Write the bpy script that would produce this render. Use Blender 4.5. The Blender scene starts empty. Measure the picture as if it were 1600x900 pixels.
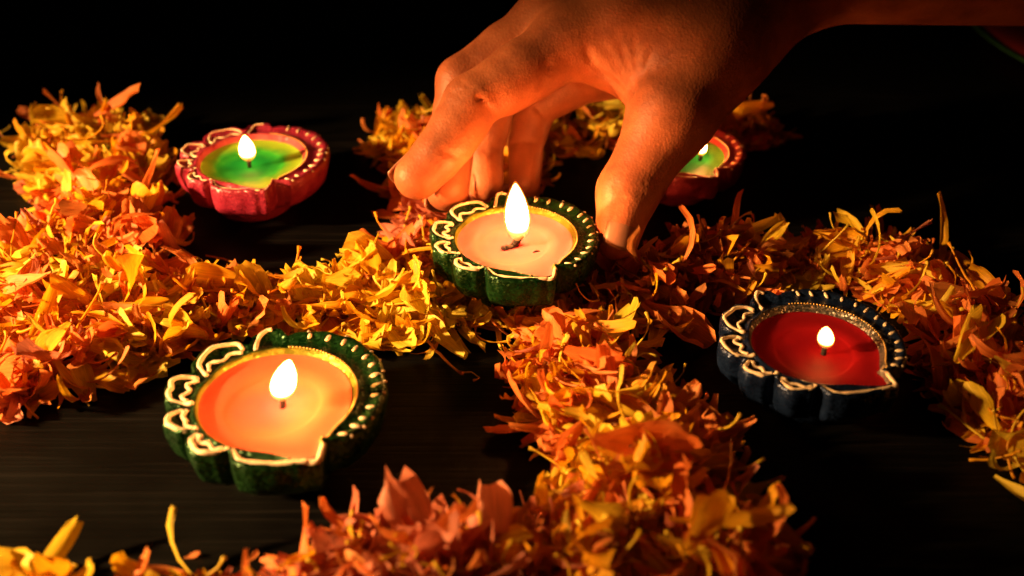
import bpy, math, random
import numpy as np
from mathutils import Vector, Matrix, Euler

random.seed(11)
rng = np.random.default_rng(11)
S = bpy.context.scene
COL = S.collection

# ------------------------------------------------------------------ camera
CAM_H, PITCH, FPX = 0.2255, math.radians(34.0), 1650.0
cd = bpy.data.cameras.new('camera')
cam = bpy.data.objects.new('camera', cd)
COL.objects.link(cam)
cam.location = (0, 0, CAM_H)
cam.rotation_euler = (math.pi / 2 - PITCH, 0, 0)
cd.sensor_width = 36.0
cd.lens = 36.0 * FPX / 1600.0
cd.clip_start, cd.clip_end = 0.01, 20.0
cd.dof.use_dof = True
cd.dof.focus_distance = 0.372
cd.dof.aperture_fstop = 7.0
S.camera = cam

# ------------------------------------------------------------------ world, exposure, key lamp
w = bpy.data.worlds.new('World')
S.world = w
w.use_nodes = True
bg = w.node_tree.nodes['Background']
bg.inputs['Color'].default_value = (1.0, 0.72, 0.5, 1)
bg.inputs['Strength'].default_value = 0.0015
S.view_settings.view_transform = 'Standard'
S.view_settings.look = 'None'
S.view_settings.exposure = 0.0
S.view_settings.gamma = 1.0
S.cycles.use_denoising = True
S.cycles.max_bounces = 6
S.cycles.transparent_max_bounces = 16
S.cycles.sample_clamp_indirect = 6.0

kd = bpy.data.lights.new('warm_lamp', 'SPOT')          # unseen lamp off to the left, cone added to keep light off the forearm
kd.shadow_soft_size = 0.024
kd.spot_size = math.radians(38)
kd.spot_blend = 0.75
kd.energy = 142.0
kd.color = (1.0, 0.55, 0.19)
key = bpy.data.objects.new('warm_lamp', kd)
COL.objects.link(key)
key.location = (-0.74, 0.15, 0.275)
key.rotation_euler = Vector((math.cos(math.radians(14)) * math.cos(math.radians(-30.3)), math.sin(math.radians(14)) * math.cos(math.radians(-30.3)),
                             math.sin(math.radians(-30.3)))).to_track_quat('-Z', 'Y').to_euler()

# ------------------------------------------------------------------ pixel helpers (photo pixels -> places on the table)
sP, cP = math.sin(PITCH), math.cos(PITCH)
def at_depth(px, py, zc):
    a, b = (px - 800) / FPX, (450 - py) / FPX
    return Vector((zc * a, zc * (cP + b * sP), CAM_H + zc * (-sP + b * cP)))
def at_height(px, py, z):
    b = (450 - py) / FPX
    return at_depth(px, py, (CAM_H - z) / (sP - b * cP))

# ------------------------------------------------------------------ object helpers
def link(name, me, mat=None, parent=None, smooth=True):
    o = bpy.data.objects.new(name, me)
    COL.objects.link(o)
    if mat is not None:
        for m in (mat if isinstance(mat, (list, tuple)) else [mat]):
            if m.name not in [x.name for x in me.materials if x]:
                me.materials.append(m)
    if smooth and len(me.polygons):
        me.polygons.foreach_set('use_smooth', [True] * len(me.polygons))
    if parent is not None:
        o.parent = parent
    return o
def empty(name, loc, rz=0.0, scale=1.0):
    o = bpy.data.objects.new(name, None)
    COL.objects.link(o)
    o.location = loc
    o.rotation_euler = (0, 0, rz)
    o.scale = (scale,) * 3
    o.empty_display_size = 0.01
    return o
def tag(o, label=None, cat=None, group=None, kind=None):
    if label: o['label'] = label
    if cat: o['category'] = cat
    if group: o['group'] = group
    if kind: o['kind'] = kind
    return o
def mesh(name, verts, faces):
    me = bpy.data.meshes.new(name)
    me.from_pydata([tuple(map(float, v)) for v in verts], [], faces)
    me.validate()
    me.update()
    return me
def tube_data(pts, rad, n=8, closed=False):
    pts = [Vector(p) for p in pts]
    rads = rad if isinstance(rad, (list, tuple)) else [rad] * len(pts)
    V, Fc = [], []
    m = len(pts)
    prev = None
    for i, p in enumerate(pts):
        t = (pts[min(i + 1, m - 1)] - pts[max(i - 1, 0)])
        if t.length < 1e-9: t = Vector((1, 0, 0))
        t.normalize()
        if prev is None:
            a = Vector((0, 0, 1)) if abs(t.z) < .9 else Vector((1, 0, 0))
            u = t.cross(a).normalized()
        else:
            u = (prev - t * prev.dot(t))
            u = u.normalized() if u.length > 1e-6 else t.orthogonal().normalized()
        prev = u
        v = t.cross(u)
        for k in range(n):
            an = 2 * math.pi * k / n
            V.append(p + (u * math.cos(an) + v * math.sin(an)) * rads[i])
    for i in range(m - 1):
        for k in range(n):
            k2 = (k + 1) % n
            Fc.append((i * n + k, i * n + k2, (i + 1) * n + k2, (i + 1) * n + k))
    Fc.append(tuple(range(n - 1, -1, -1)))
    Fc.append(tuple((m - 1) * n + k for k in range(n)))
    return V, Fc
def tube(name, pts, rad, n=8):
    return mesh(name, *tube_data(pts, rad, n))
def catmull(pts, per=6):
    pts = [Vector(p) for p in pts]
    P = [pts[0]] + pts + [pts[-1]]
    out = []
    for i in range(1, len(P) - 2):
        a, b, c, d = P[i - 1], P[i], P[i + 1], P[i + 2]
        for k in range(per):
            t = k / per
            out.append(0.5 * ((2 * b) + (c - a) * t + (2 * a - 5 * b + 4 * c - d) * t * t + (3 * b - a - 3 * c + d) * t ** 3))
    out.append(pts[-1])
    return out

# ------------------------------------------------------------------ materials
def new_mat(name):
    m = bpy.data.materials.new(name)
    m.use_nodes = True
    nt = m.node_tree
    return m, nt, nt.nodes['Principled BSDF'], nt.nodes['Material Output']
def N(nt, kind, **kw):
    n = nt.nodes.new(kind)
    for k, v in kw.items():
        if k in n.inputs: n.inputs[k].default_value = v
        else: setattr(n, k, v)
    return n
def ramp(nt, stops, interp='LINEAR'):
    r = nt.nodes.new('ShaderNodeValToRGB')
    r.color_ramp.interpolation = interp
    el = r.color_ramp.elements
    while len(el) > 1: el.remove(el[-1])
    el[0].position, el[0].color = stops[0][0], (*stops[0][1], 1)
    for p, c in stops[1:]:
        e = el.new(p); e.color = (*c, 1)
    return r
def bump(nt, height_socket, strength, dist, bsdf):
    b = N(nt, 'ShaderNodeBump')
    b.inputs['Strength'].default_value = strength
    b.inputs['Distance'].default_value = dist
    nt.links.new(height_socket, b.inputs['Height'])
    nt.links.new(b.outputs['Normal'], bsdf.inputs['Normal'])
    return b

def wood_mat():
    m, nt, b, o = new_mat('dark_wood')
    tc = N(nt, 'ShaderNodeTexCoord')
    mp = N(nt, 'ShaderNodeMapping')
    mp.inputs['Rotation'].default_value = (0, 0, math.radians(-7))
    mp.inputs['Scale'].default_value = (14, 620, 1)
    nt.links.new(tc.outputs['Object'], mp.inputs['Vector'])
    n1 = N(nt, 'ShaderNodeTexNoise', Scale=1.0, Detail=5.0, Roughness=0.62)
    nt.links.new(mp.outputs[0], n1.inputs['Vector'])
    n2 = N(nt, 'ShaderNodeTexNoise', Scale=28.0, Detail=3.0)
    nt.links.new(tc.outputs['Object'], n2.inputs['Vector'])
    r = ramp(nt, [(0.34, (0.0008, 0.0008, 0.0008)), (0.55, (0.0020, 0.0018, 0.0018)), (0.76, (0.010, 0.0085, 0.0085))])
    nt.links.new(n1.outputs['Fac'], r.inputs[0])
    nt.links.new(r.outputs[0], b.inputs['Base Color'])
    rr = ramp(nt, [(0.3, (0.40,) * 3), (0.7, (0.62,) * 3)])
    nt.links.new(n2.outputs['Fac'], rr.inputs[0])
    nt.links.new(rr.outputs[0], b.inputs['Roughness'])
    b.inputs['Specular IOR Level'].default_value = 0.08
    bump(nt, n1.outputs['Fac'], 0.5, 0.0006, b)
    return m

def petal_mat(name, base, edge, trans=0.38):
    m, nt, b, o = new_mat(name)
    oi = N(nt, 'ShaderNodeObjectInfo')
    geo = N(nt, 'ShaderNodeNewGeometry')
    tc = N(nt, 'ShaderNodeTexCoord')
    # colour drifts from petal to petal
    n0 = N(nt, 'ShaderNodeTexNoise', Scale=95.0, Detail=2.0)
    nt.links.new(geo.outputs['Position'], n0.inputs['Vector'])
    ad = N(nt, 'ShaderNodeMath', operation='ADD')
    sc = N(nt, 'ShaderNodeMath', operation='MULTIPLY')
    sc.inputs[1].default_value = 0.6
    nt.links.new(oi.outputs['Random'], sc.inputs[0])
    nt.links.new(sc.outputs[0], ad.inputs[0])
    nt.links.new(n0.outputs['Fac'], ad.inputs[1])
    sb = N(nt, 'ShaderNodeMath', operation='SUBTRACT', use_clamp=True)
    sb.inputs[1].default_value = 0.3
    nt.links.new(ad.outputs[0], sb.inputs[0])
    mix = N(nt, 'ShaderNodeMix', data_type='RGBA')
    mix.inputs['A'].default_value = (*base, 1)
    mix.inputs['B'].default_value = (*edge, 1)
    nt.links.new(sb.outputs[0], mix.inputs['Factor'])
    # lengthwise veins, from the petal's own UV
    uv = N(nt, 'ShaderNodeUVMap', uv_map='petal')
    mp = N(nt, 'ShaderNodeMapping')
    mp.inputs['Scale'].default_value = (2.2, 26, 1)
    nt.links.new(uv.outputs[0], mp.inputs['Vector'])
    nv = N(nt, 'ShaderNodeTexNoise', Scale=1.0, Detail=2.0)
    nt.links.new(mp.outputs[0], nv.inputs['Vector'])
    vr = ramp(nt, [(0.3, (0.62, 0.56, 0.5)), (0.62, (1, 1, 1))])
    nt.links.new(nv.outputs['Fac'], vr.inputs[0])
    mul = N(nt, 'ShaderNodeMix', data_type='RGBA', blend_type='MULTIPLY')
    mul.inputs['Factor'].default_value = 0.8
    nt.links.new(mix.outputs['Result'], mul.inputs['A'])
    nt.links.new(vr.outputs[0], mul.inputs['B'])
    nt.links.new(mul.outputs['Result'], b.inputs['Base Color'])
    b.inputs['Roughness'].default_value = 0.48
    b.inputs['Specular IOR Level'].default_value = 0.28
    bp = bump(nt, nv.outputs['Fac'], 0.45, 0.0006, b)
    tr = N(nt, 'ShaderNodeBsdfTranslucent')
    nt.links.new(mul.outputs['Result'], tr.inputs['Color'])
    nt.links.new(bp.outputs['Normal'], tr.inputs['Normal'])
    ms = N(nt, 'ShaderNodeMixShader')
    ms.inputs[0].default_value = trans
    nt.links.new(b.outputs[0], ms.inputs[1])
    nt.links.new(tr.outputs[0], ms.inputs[2])
    nt.links.new(ms.outputs[0], o.inputs['Surface'])
    return m

def clay_paint(name, col, col2, metallic=0.55, rough=0.33, flake=0.7):
    m, nt, b, o = new_mat(name)
    tc = N(nt, 'ShaderNodeTexCoord')
    n1 = N(nt, 'ShaderNodeTexNoise', Scale=210.0, Detail=4.0, Roughness=0.6)
    nt.links.new(tc.outputs['Object'], n1.inputs['Vector'])
    r = ramp(nt, [(0.3, col), (0.7, col2)])
    nt.links.new(n1.outputs['Fac'], r.inputs[0])
    nt.links.new(r.outputs[0], b.inputs['Base Color'])
    b.inputs['Metallic'].default_value = metallic
    vo = N(nt, 'ShaderNodeTexVoronoi', Scale=2600.0)
    nt.links.new(tc.outputs['Object'], vo.inputs['Vector'])
    rr = ramp(nt, [(0.2, (rough - .1,) * 3), (0.8, (rough + .16,) * 3)])
    nt.links.new(n1.outputs['Fac'], rr.inputs[0])
    nt.links.new(rr.outputs[0], b.inputs['Roughness'])
    ma = N(nt, 'ShaderNodeMath', operation='MULTIPLY_ADD')
    ma.inputs[1].default_value = 0.35
    nt.links.new(vo.outputs['Distance'], ma.inputs[0])
    nt.links.new(n1.outputs['Fac'], ma.inputs[2])
    bp = bump(nt, ma.outputs[0], 0.16, 0.0006, b)
    fl = N(nt, 'ShaderNodeTexVoronoi', Scale=1900.0)
    nt.links.new(tc.outputs['Object'], fl.inputs['Vector'])
    s1 = N(nt, 'ShaderNodeVectorMath', operation='SUBTRACT'); s1.inputs[1].default_value = (.5, .5, .5)
    nt.links.new(fl.outputs['Color'], s1.inputs[0])
    s2 = N(nt, 'ShaderNodeVectorMath', operation='SCALE'); s2.inputs['Scale'].default_value = flake
    nt.links.new(s1.outputs[0], s2.inputs[0])
    s3 = N(nt, 'ShaderNodeVectorMath', operation='ADD')
    nt.links.new(s2.outputs[0], s3.inputs[0]); nt.links.new(bp.outputs['Normal'], s3.inputs[1])
    s4 = N(nt, 'ShaderNodeVectorMath', operation='NORMALIZE')
    nt.links.new(s3.outputs[0], s4.inputs[0]); nt.links.new(s4.outputs[0], b.inputs['Normal'])
    return m

def plain(name, col, rough=0.5, metallic=0.0, nscale=400.0, var=0.25, bstr=0.2):
    m, nt, b, o = new_mat(name)
    tc = N(nt, 'ShaderNodeTexCoord')
    n1 = N(nt, 'ShaderNodeTexNoise', Scale=nscale, Detail=3.0)
    nt.links.new(tc.outputs['Object'], n1.inputs['Vector'])
    r = ramp(nt, [(0.3, tuple(c * (1 - var) for c in col)), (0.7, tuple(min(1, c * (1 + var)) for c in col))])
    nt.links.new(n1.outputs['Fac'], r.inputs[0])
    nt.links.new(r.outputs[0], b.inputs['Base Color'])
    b.inputs['Roughness'].default_value = rough
    b.inputs['Metallic'].default_value = metallic
    bump(nt, n1.outputs['Fac'], bstr, 0.0005, b)
    return m

def wax_mat(name, centre, mid, edge, sss=0.6, rough=0.62, r0=0.25, r1=0.62):
    """wax coloured in rings round the wick: molten pool, softened wax, set wax"""
    m, nt, b, o = new_mat(name)
    tc = N(nt, 'ShaderNodeTexCoord')
    ln = N(nt, 'ShaderNodeVectorMath', operation='LENGTH')
    mp = N(nt, 'ShaderNodeMapping')
    mp.inputs['Scale'].default_value = (1, 1, 0)
    nt.links.new(tc.outputs['Object'], mp.inputs['Vector'])
    nt.links.new(mp.outputs[0], ln.inputs[0])
    n1 = N(nt, 'ShaderNodeTexNoise', Scale=120.0, Detail=3.0)
    nt.links.new(tc.outputs['Object'], n1.inputs['Vector'])
    ma = N(nt, 'ShaderNodeMath', operation='MULTIPLY_ADD')
    ma.inputs[1].default_value = 0.008
    nt.links.new(n1.outputs['Fac'], ma.inputs[0])
    nt.links.new(ln.outputs['Value'], ma.inputs[2])
    dv = N(nt, 'ShaderNodeMath', operation='DIVIDE')
    dv.inputs[1].default_value = 0.026
    nt.links.new(ma.outputs[0], dv.inputs[0])
    r = ramp(nt, [(r0, centre), ((r0 + r1) / 2, mid), (r1, edge)])
    nt.links.new(dv.outputs[0], r.inputs[0])
    nt.links.new(r.outputs[0], b.inputs['Base Color'])
    b.inputs['Roughness'].default_value = rough
    b.inputs['Specular IOR Level'].default_value = 0.06
    b.inputs['Subsurface Weight'].default_value = sss
    b.inputs['Subsurface Radius'].default_value = (1.0, 0.5, 0.25)
    b.inputs['Subsurface Scale'].default_value = 0.004
    bump(nt, n1.outputs['Fac'], 0.12, 0.0008, b)
    return m

def flame_mat(strength):
    m, nt, b, o = new_mat('candle_flame')
    nt.nodes.remove(b)
    tc = N(nt, 'ShaderNodeTexCoord')
    sx = N(nt, 'ShaderNodeSeparateXYZ')
    nt.links.new(tc.outputs['Generated'], sx.inputs[0])
    r = ramp(nt, [(0.0, (1.0, 0.20, 0.02)), (0.2, (1.0, 0.31, 0.06)), (0.5, (1.0, 0.36, 0.08)), (1.0, (1.0, 0.32, 0.06))])
    nt.links.new(sx.outputs['Z'], r.inputs[0])
    s = ramp(nt, [(0.0, (0.012,) * 3), (0.16, (0.05,) * 3), (0.36, (1.0,) * 3), (0.9, (1.0,) * 3), (1.0, (0.5,) * 3)])
    nt.links.new(sx.outputs['Z'], s.inputs[0])
    mu = N(nt, 'ShaderNodeMath', operation='MULTIPLY')
    mu.inputs[1].default_value = strength
    nt.links.new(s.outputs[0], mu.inputs[0])
    em = N(nt, 'ShaderNodeEmission')
    nt.links.new(r.outputs[0], em.inputs['Color'])
    nt.links.new(mu.outputs[0], em.inputs['Strength'])
    tr = N(nt, 'ShaderNodeBsdfTransparent')
    ms = N(nt, 'ShaderNodeMixShader')
    tf = ramp(nt, [(0.0, (0.05,) * 3), (0.15, (0.25,) * 3), (0.32, (1.0,) * 3)])
    nt.links.new(sx.outputs['Z'], tf.inputs[0])
    nt.links.new(tf.outputs[0], ms.inputs[0])
    nt.links.new(tr.outputs[0], ms.inputs[1])
    nt.links.new(em.outputs[0], ms.inputs[2])
    nt.links.new(ms.outputs[0], o.inputs['Surface'])
    return m

def skin_mat():
    m, nt, b, o = new_mat('skin')
    tc = N(nt, 'ShaderNodeTexCoord')
    n1 = N(nt, 'ShaderNodeTexNoise', Scale=55.0, Detail=5.0, Roughness=0.6)
    nt.links.new(tc.outputs['Object'], n1.inputs['Vector'])
    r = ramp(nt, [(0.3, (0.24, 0.060, 0.024)), (0.52, (0.40, 0.108, 0.042)), (0.72, (0.52, 0.152, 0.062))])
    nt.links.new(n1.outputs['Fac'], r.inputs[0])
    nt.links.new(r.outputs[0], b.inputs['Base Color'])
    b.inputs['Roughness'].default_value = 0.52
    b.inputs['Specular IOR Level'].default_value = 0.34
    b.inputs['Subsurface Weight'].default_value = 0.18
    b.inputs['Subsurface Radius'].default_value = (1.0, 0.35, 0.18)
    b.inputs['Subsurface Scale'].default_value = 0.0015
    vo = N(nt, 'ShaderNodeTexVoronoi', Scale=1000.0)
    mp = N(nt, 'ShaderNodeMapping')
    mp.inputs['Rotation'].default_value = (0.3, 0.5, 0.8)
    mp.inputs['Scale'].default_value = (1.0, 0.62, 1.0)
    nt.links.new(tc.outputs['Object'], mp.inputs['Vector'])
    nt.links.new(mp.outputs[0], vo.inputs['Vector'])
    n2 = N(nt, 'ShaderNodeTexNoise', Scale=320.0, Detail=4.0)
    nt.links.new(tc.outputs['Object'], n2.inputs['Vector'])
    ma = N(nt, 'ShaderNodeMath', operation='MULTIPLY_ADD')
    ma.inputs[1].default_value = 0.6
    nt.links.new(vo.outputs['Distance'], ma.inputs[0])
    nt.links.new(n2.outputs['Fac'], ma.inputs[2])
    bump(nt, ma.outputs[0], 0.38, 0.0004, b)
    return m

M_WOOD = wood_mat()
M_PETAL = [petal_mat('petal_yellow', (0.90, 0.56, 0.012), (0.94, 0.74, 0.10)),
           petal_mat('petal_amber', (0.88, 0.35, 0.010), (0.90, 0.50, 0.016)),
           petal_mat('petal_orange', (0.86, 0.165, 0.024), (0.92, 0.38, 0.11)),
           petal_mat('petal_salmon', (0.58, 0.13, 0.075), (0.80, 0.32, 0.20)),
           petal_mat('petal_brown', (0.34, 0.10, 0.025), (0.48, 0.18, 0.04))]
M_STEM = plain('dry_stem', (0.55, 0.34, 0.10), 0.6)
M_CREAM = plain('cream_paint', (0.82, 0.62, 0.42), 0.42, var=0.12)
M_GOLD = plain('gold_paint', (0.72, 0.46, 0.14), 0.34, 0.6, var=0.25)
M_WICK = plain('charred_wick', (0.018, 0.010, 0.008), 0.85)
M_SKIN = skin_mat()
M_NAIL = plain('fingernail', (0.34, 0.135, 0.078), 0.4, nscale=90, var=0.08, bstr=0.05)

# ------------------------------------------------------------------ table
tm = mesh('table', [(-1.6, -0.4, 0), (1.6, -0.4, 0), (1.6, 2.2, 0), (-1.6, 2.2, 0)], [(0, 1, 2, 3)])
tag(link('table', tm, M_WOOD, smooth=False), kind='structure', label='black wooden table top with fine grain')

# ------------------------------------------------------------------ clay oil lamps
MM = 0.001
RIM_H = 21.0
# outline of the rim seen from above: (angle, radius), counter-clockwise, angle 0 = right, 90 = back
def lobe_profile():
    pts = [(-62, 29.5), (-68, 28.0), (-80, 26.6), (-95, 26.0), (-108, 25.0), (-116, 21.6), (-122, 24.2), (-134, 26.4), (-145, 25.4),
           (-151, 22.4), (-157, 26.0), (-166, 28.4), (-175, 27.6), (-180, 24.8), (-186, 29.0), (-196, 31.0), (-207, 30.0),
           (-212, 27.0), (-218, 30.6), (-230, 32.2), (-243, 31.6), (-251, 27.2), (-256, 31.0), (-262, 33.0), (-269, 32.4), (-274, 29.4),
           (-280, 31.0), (-292, 32.6), (-310, 33.2), (-330, 32.4), (-350, 30.8), (-368, 29.6), (-385, 28.6), (-398, 27.4),
           (-405, 24.8), (-410, 23.2), (-416, 26.4), (-422, 29.5)]
    return pts
LP = lobe_profile()
def R_out(phi):
    d = phi
    while d > -62: d -= 360
    while d <= -422: d += 360
    for (a, ra), (b, rb) in zip(LP, LP[1:]):
        if b <= d <= a:
            t = (a - d) / (a - b)
            t = t * t * (3 - 2 * t)
            return ra + (rb - ra) * t
    return 28.0
def back_k(phi):
    return max(0.0, math.cos(math.radians((phi - 48) * 0.9))) if abs((phi - 48 + 180) % 360 - 180) < 100 else 0.0
def R_in(phi):
    d = (phi + 62 + 180) % 360 - 180           # angle from the spout
    base = 21.0 + 1.4 * math.cos(math.radians(phi - 52)) + 0.8 * back_k(phi)
    if d < 0: sp = math.exp(-(d / 19.0) ** 2)
    else: sp = math.exp(-(d / 13.0) ** 2)
    return min(base + 6.0 * sp, R_out(phi) - 1.9)
LOBES = [(-66, -114), (-118, -149), (-153, -178), (-182, -210), (-214, -249), (-253, -273)]
NCOL = 240
def rim_top(phi):
    return RIM_H
def lamp_body_mesh():
    V, Fc, mats = [], [], []
    phis = [360.0 * i / NCOL - 180 for i in range(NCOL)]
    rows = []
    def row(fn):
        base = len(V)
        for ph in phis:
            r, z = fn(ph)
            a = math.radians(ph)
            V.append((r * math.cos(a) * MM, r * math.sin(a) * MM, z * MM))
        rows.append(base)
    mixf = lambda a, b, t: a + (b - a) * t
    def arc(ph):                               # 1 on the plain banded side, 0 on the lobed side
        d = (ph + 360) % 360
        return 1.0 if (d < 84 or d > 312) else 0.0
    row(lambda p: (14.4, 0.0))
    row(lambda p: (15.0, 0.5))
    row(lambda p: (15.6, 3.0))
    row(lambda p: (16.4, 5.8))
    row(lambda p: (mixf(17.0, R_out(p), 0.42), 7.2))
    row(lambda p: (mixf(17.0, R_out(p), 0.72), 8.4))
    row(lambda p: (mixf(17.0, R_out(p), 0.88), 10.2))
    row(lambda p: (mixf(17.0, R_out(p), 0.965), 13.0))
    row(lambda p: (R_out(p) + 0.25, 17.0))
    row(lambda p: (R_out(p) + 0.05, 19.6))
    row(lambda p: (R_out(p) - 0.35, 20.6))
    row(lambda p: (R_out(p) - 0.9, 21.0))
    row(lambda p: (mixf(R_out(p) - .9, R_in(p) + 1, 0.25), 20.8 - 0.5 * (1 - arc(p))))
    row(lambda p: (mixf(R_out(p) - .9, R_in(p) + 1, 0.55), 20.3 - 1.1 * (1 - arc(p)) - 0.5 * arc(p)))
    row(lambda p: (mixf(R_out(p) - .9, R_in(p) + 1, 0.85), 20.3 - 0.6 * (1 - arc(p))))
    row(lambda p: (R_in(p) + 0.75, 20.7))
    row(lambda p: (R_in(p) + 0.2, 20.8))
    row(lambda p: (R_in(p) - 0.3, 20.3))
    row(lambda p: (R_in(p) - 0.9 - 1.3 * back_k(p), 18.6))
    row(lambda p: (R_in(p) - 1.5 - 2.8 * back_k(p), 16.6))
    row(lambda p: (R_in(p) - 3.0 - 3.6 * back_k(p), 13.0))
    row(lambda p: (R_in(p) * 0.5, 10.0))
    for j in range(len(rows) - 1):
        for i in range(NCOL):
            i2 = (i + 1) % NCOL
            Fc.append((rows[j] + i, rows[j] + i2, rows[j + 1] + i2, rows[j + 1] + i))
            mats.append(1 if j >= 16 else 0)
    V.append((0, 0, 0)); c0 = len(V) - 1
    V.append((0, 0, 10 * MM)); c1 = len(V) - 1
    for i in range(NCOL):
        i2 = (i + 1) % NCOL
        Fc.append((c0, rows[0] + i2, rows[0] + i)); mats.append(0)
        Fc.append((rows[-1] + i, rows[-1] + i2, c1)); mats.append(1)
    # hand-moulded unevenness
    V2 = []
    for v in V:
        v = np.array(v)
        n = 0.00025 * np.sin(v[0] * 410 + 1.3) * np.cos(v[1] * 380 + .4) + 0.00018 * np.sin(v[0] * 900 + v[2] * 700)
        V2.append((v[0] * (1 + n * 18), v[1] * (1 + n * 18), v[2] + n * (0.6 if v[2] > .004 else 0)))
    me = mesh('lamp_body', V2, Fc)
    me.polygons.foreach_set('material_index', mats)
    return me
BODY = lamp_body_mesh()

def wax_mesh(level, pool_r, pool_drop, meniscus=0.7):
    V, Fc, rows = [], [], []
    n = 120
    ts = [1.0, 0.975, 0.94, 0.88, 0.8]
    phis = [360.0 * i / n - 180 for i in range(n)]
    def add(fr, z):
        rows.append(len(V))
        for ph in phis:
            a = math.radians(ph)
            r = fr(ph)
            V.append((r * math.cos(a) * MM, r * math.sin(a) * MM, z(ph) * MM))
    wr = lambda p: R_in(p) - 0.5 - (1.2 + 0.75 * max(0, 18.6 - level)) * back_k(p)
    for t in ts:
        k = (t - 0.8) / 0.2
        add(lambda p: max(pool_r + 1.2, wr(p) * t), lambda p: level + meniscus * k ** 3 + 0.10 * math.sin(math.radians(3 * p + 40)))
    add(lambda p: pool_r + 0.8 + 0.4 * math.sin(math.radians(2 * p)), lambda p: level - 0.15)
    add(lambda p: pool_r + 0.2 + 0.4 * math.sin(math.radians(2 * p)), lambda p: level - pool_drop * 0.5)
    add(lambda p: pool_r - 1.0, lambda p: level - pool_drop)
    add(lambda p: pool_r * 0.5, lambda p: level - pool_drop - 0.1)
    V.append((0, 0, (level - pool_drop - 0.1) * MM))
    for j in range(len(rows) - 1):
        for i in range(n):
            i2 = (i + 1) % n
            Fc.append((rows[j] + i, rows[j] + i2, rows[j + 1] + i2, rows[j + 1] + i))
    for i in range(n):
        Fc.append((rows[-1] + i, rows[-1] + (i + 1) % n, len(V) - 1))
    return mesh('wax', V, Fc)

def flame_mesh(h, r, lean=(0, 0), n=24):
    V, Fc = [], []
    prof = [(0.0, 0.30), (0.05, 0.56), (0.12, 0.76), (0.2, 0.9), (0.3, 0.99), (0.38, 1.0), (0.48, 0.97), (0.58, 0.89), (0.68, 0.76),
            (0.78, 0.59), (0.87, 0.40), (0.94, 0.23), (0.985, 0.10)]
    for t, k in prof:
        ox, oy = lean[0] * h * t ** 1.4, lean[1] * h * t ** 1.4
        for i in range(n):
            a = 2 * math.pi * i / n
            V.append(((ox + r * k * math.cos(a)) * MM, (oy + r * k * math.sin(a)) * MM, h * t * MM))
    m = len(prof)
    for j in range(m - 1):
        for i in range(n):
            i2 = (i + 1) % n
            Fc.append((j * n + i, j * n + i2, (j + 1) * n + i2, (j + 1) * n + i))
    V.append((lean[0] * h * MM, lean[1] * h * MM, h * MM)); Fc += [((m - 1) * n + i, (m - 1) * n + (i + 1) % n, len(V) - 1) for i in range(n)]
    V.append((0, 0, -0.01 * MM)); Fc += [(i, len(V) - 1, (i + 1) % n) for i in range(n)]
    return mesh('flame', V, Fc)

def on_rim(phi, t, lift=0.35):
    """point on the rim top, t = 0 at the inner lip, 1 at the outer edge"""
    r = R_in(phi) + 0.6 + (R_out(phi) - 0.7 - R_in(phi) - 0.6) * t
    z = 20.75 - (0.9 * math.sin(math.pi * min(max(t, 0), 1)) if -275 < (phi - 360 if phi > -62 else phi) < -62 else 0.5 * math.sin(math.pi * min(max(t, 0), 1)))
    a = math.radians(phi)
    return Vector((r * math.cos(a), r * math.sin(a), z + lift)) * MM

def bead_mesh(l, wd, h):
    V, Fc = [], []
    n, m = 8, 4
    for j in range(1, m):
        th = math.pi * j / m
        for i in range(n):
            a = 2 * math.pi * i / n
            V.append((l * math.sin(th) * math.cos(a) * MM, wd * math.sin(th) * math.sin(a) * MM, h * math.cos(th) * MM))
    for j in range(m - 2):
        for i in range(n):
            i2 = (i + 1) % n
            Fc.append((j * n + i, (j + 1) * n + i, (j + 1) * n + i2, j * n + i2))
    V.append((0, 0, h * MM)); V.append((0, 0, -h * MM))
    for i in range(n):
        i2 = (i + 1) % n
        Fc.append((i, i2, len(V) - 2))
        Fc.append(((m - 2) * n + i2, (m - 2) * n + i, len(V) - 1))
    return mesh('bead', V, Fc)

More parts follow.
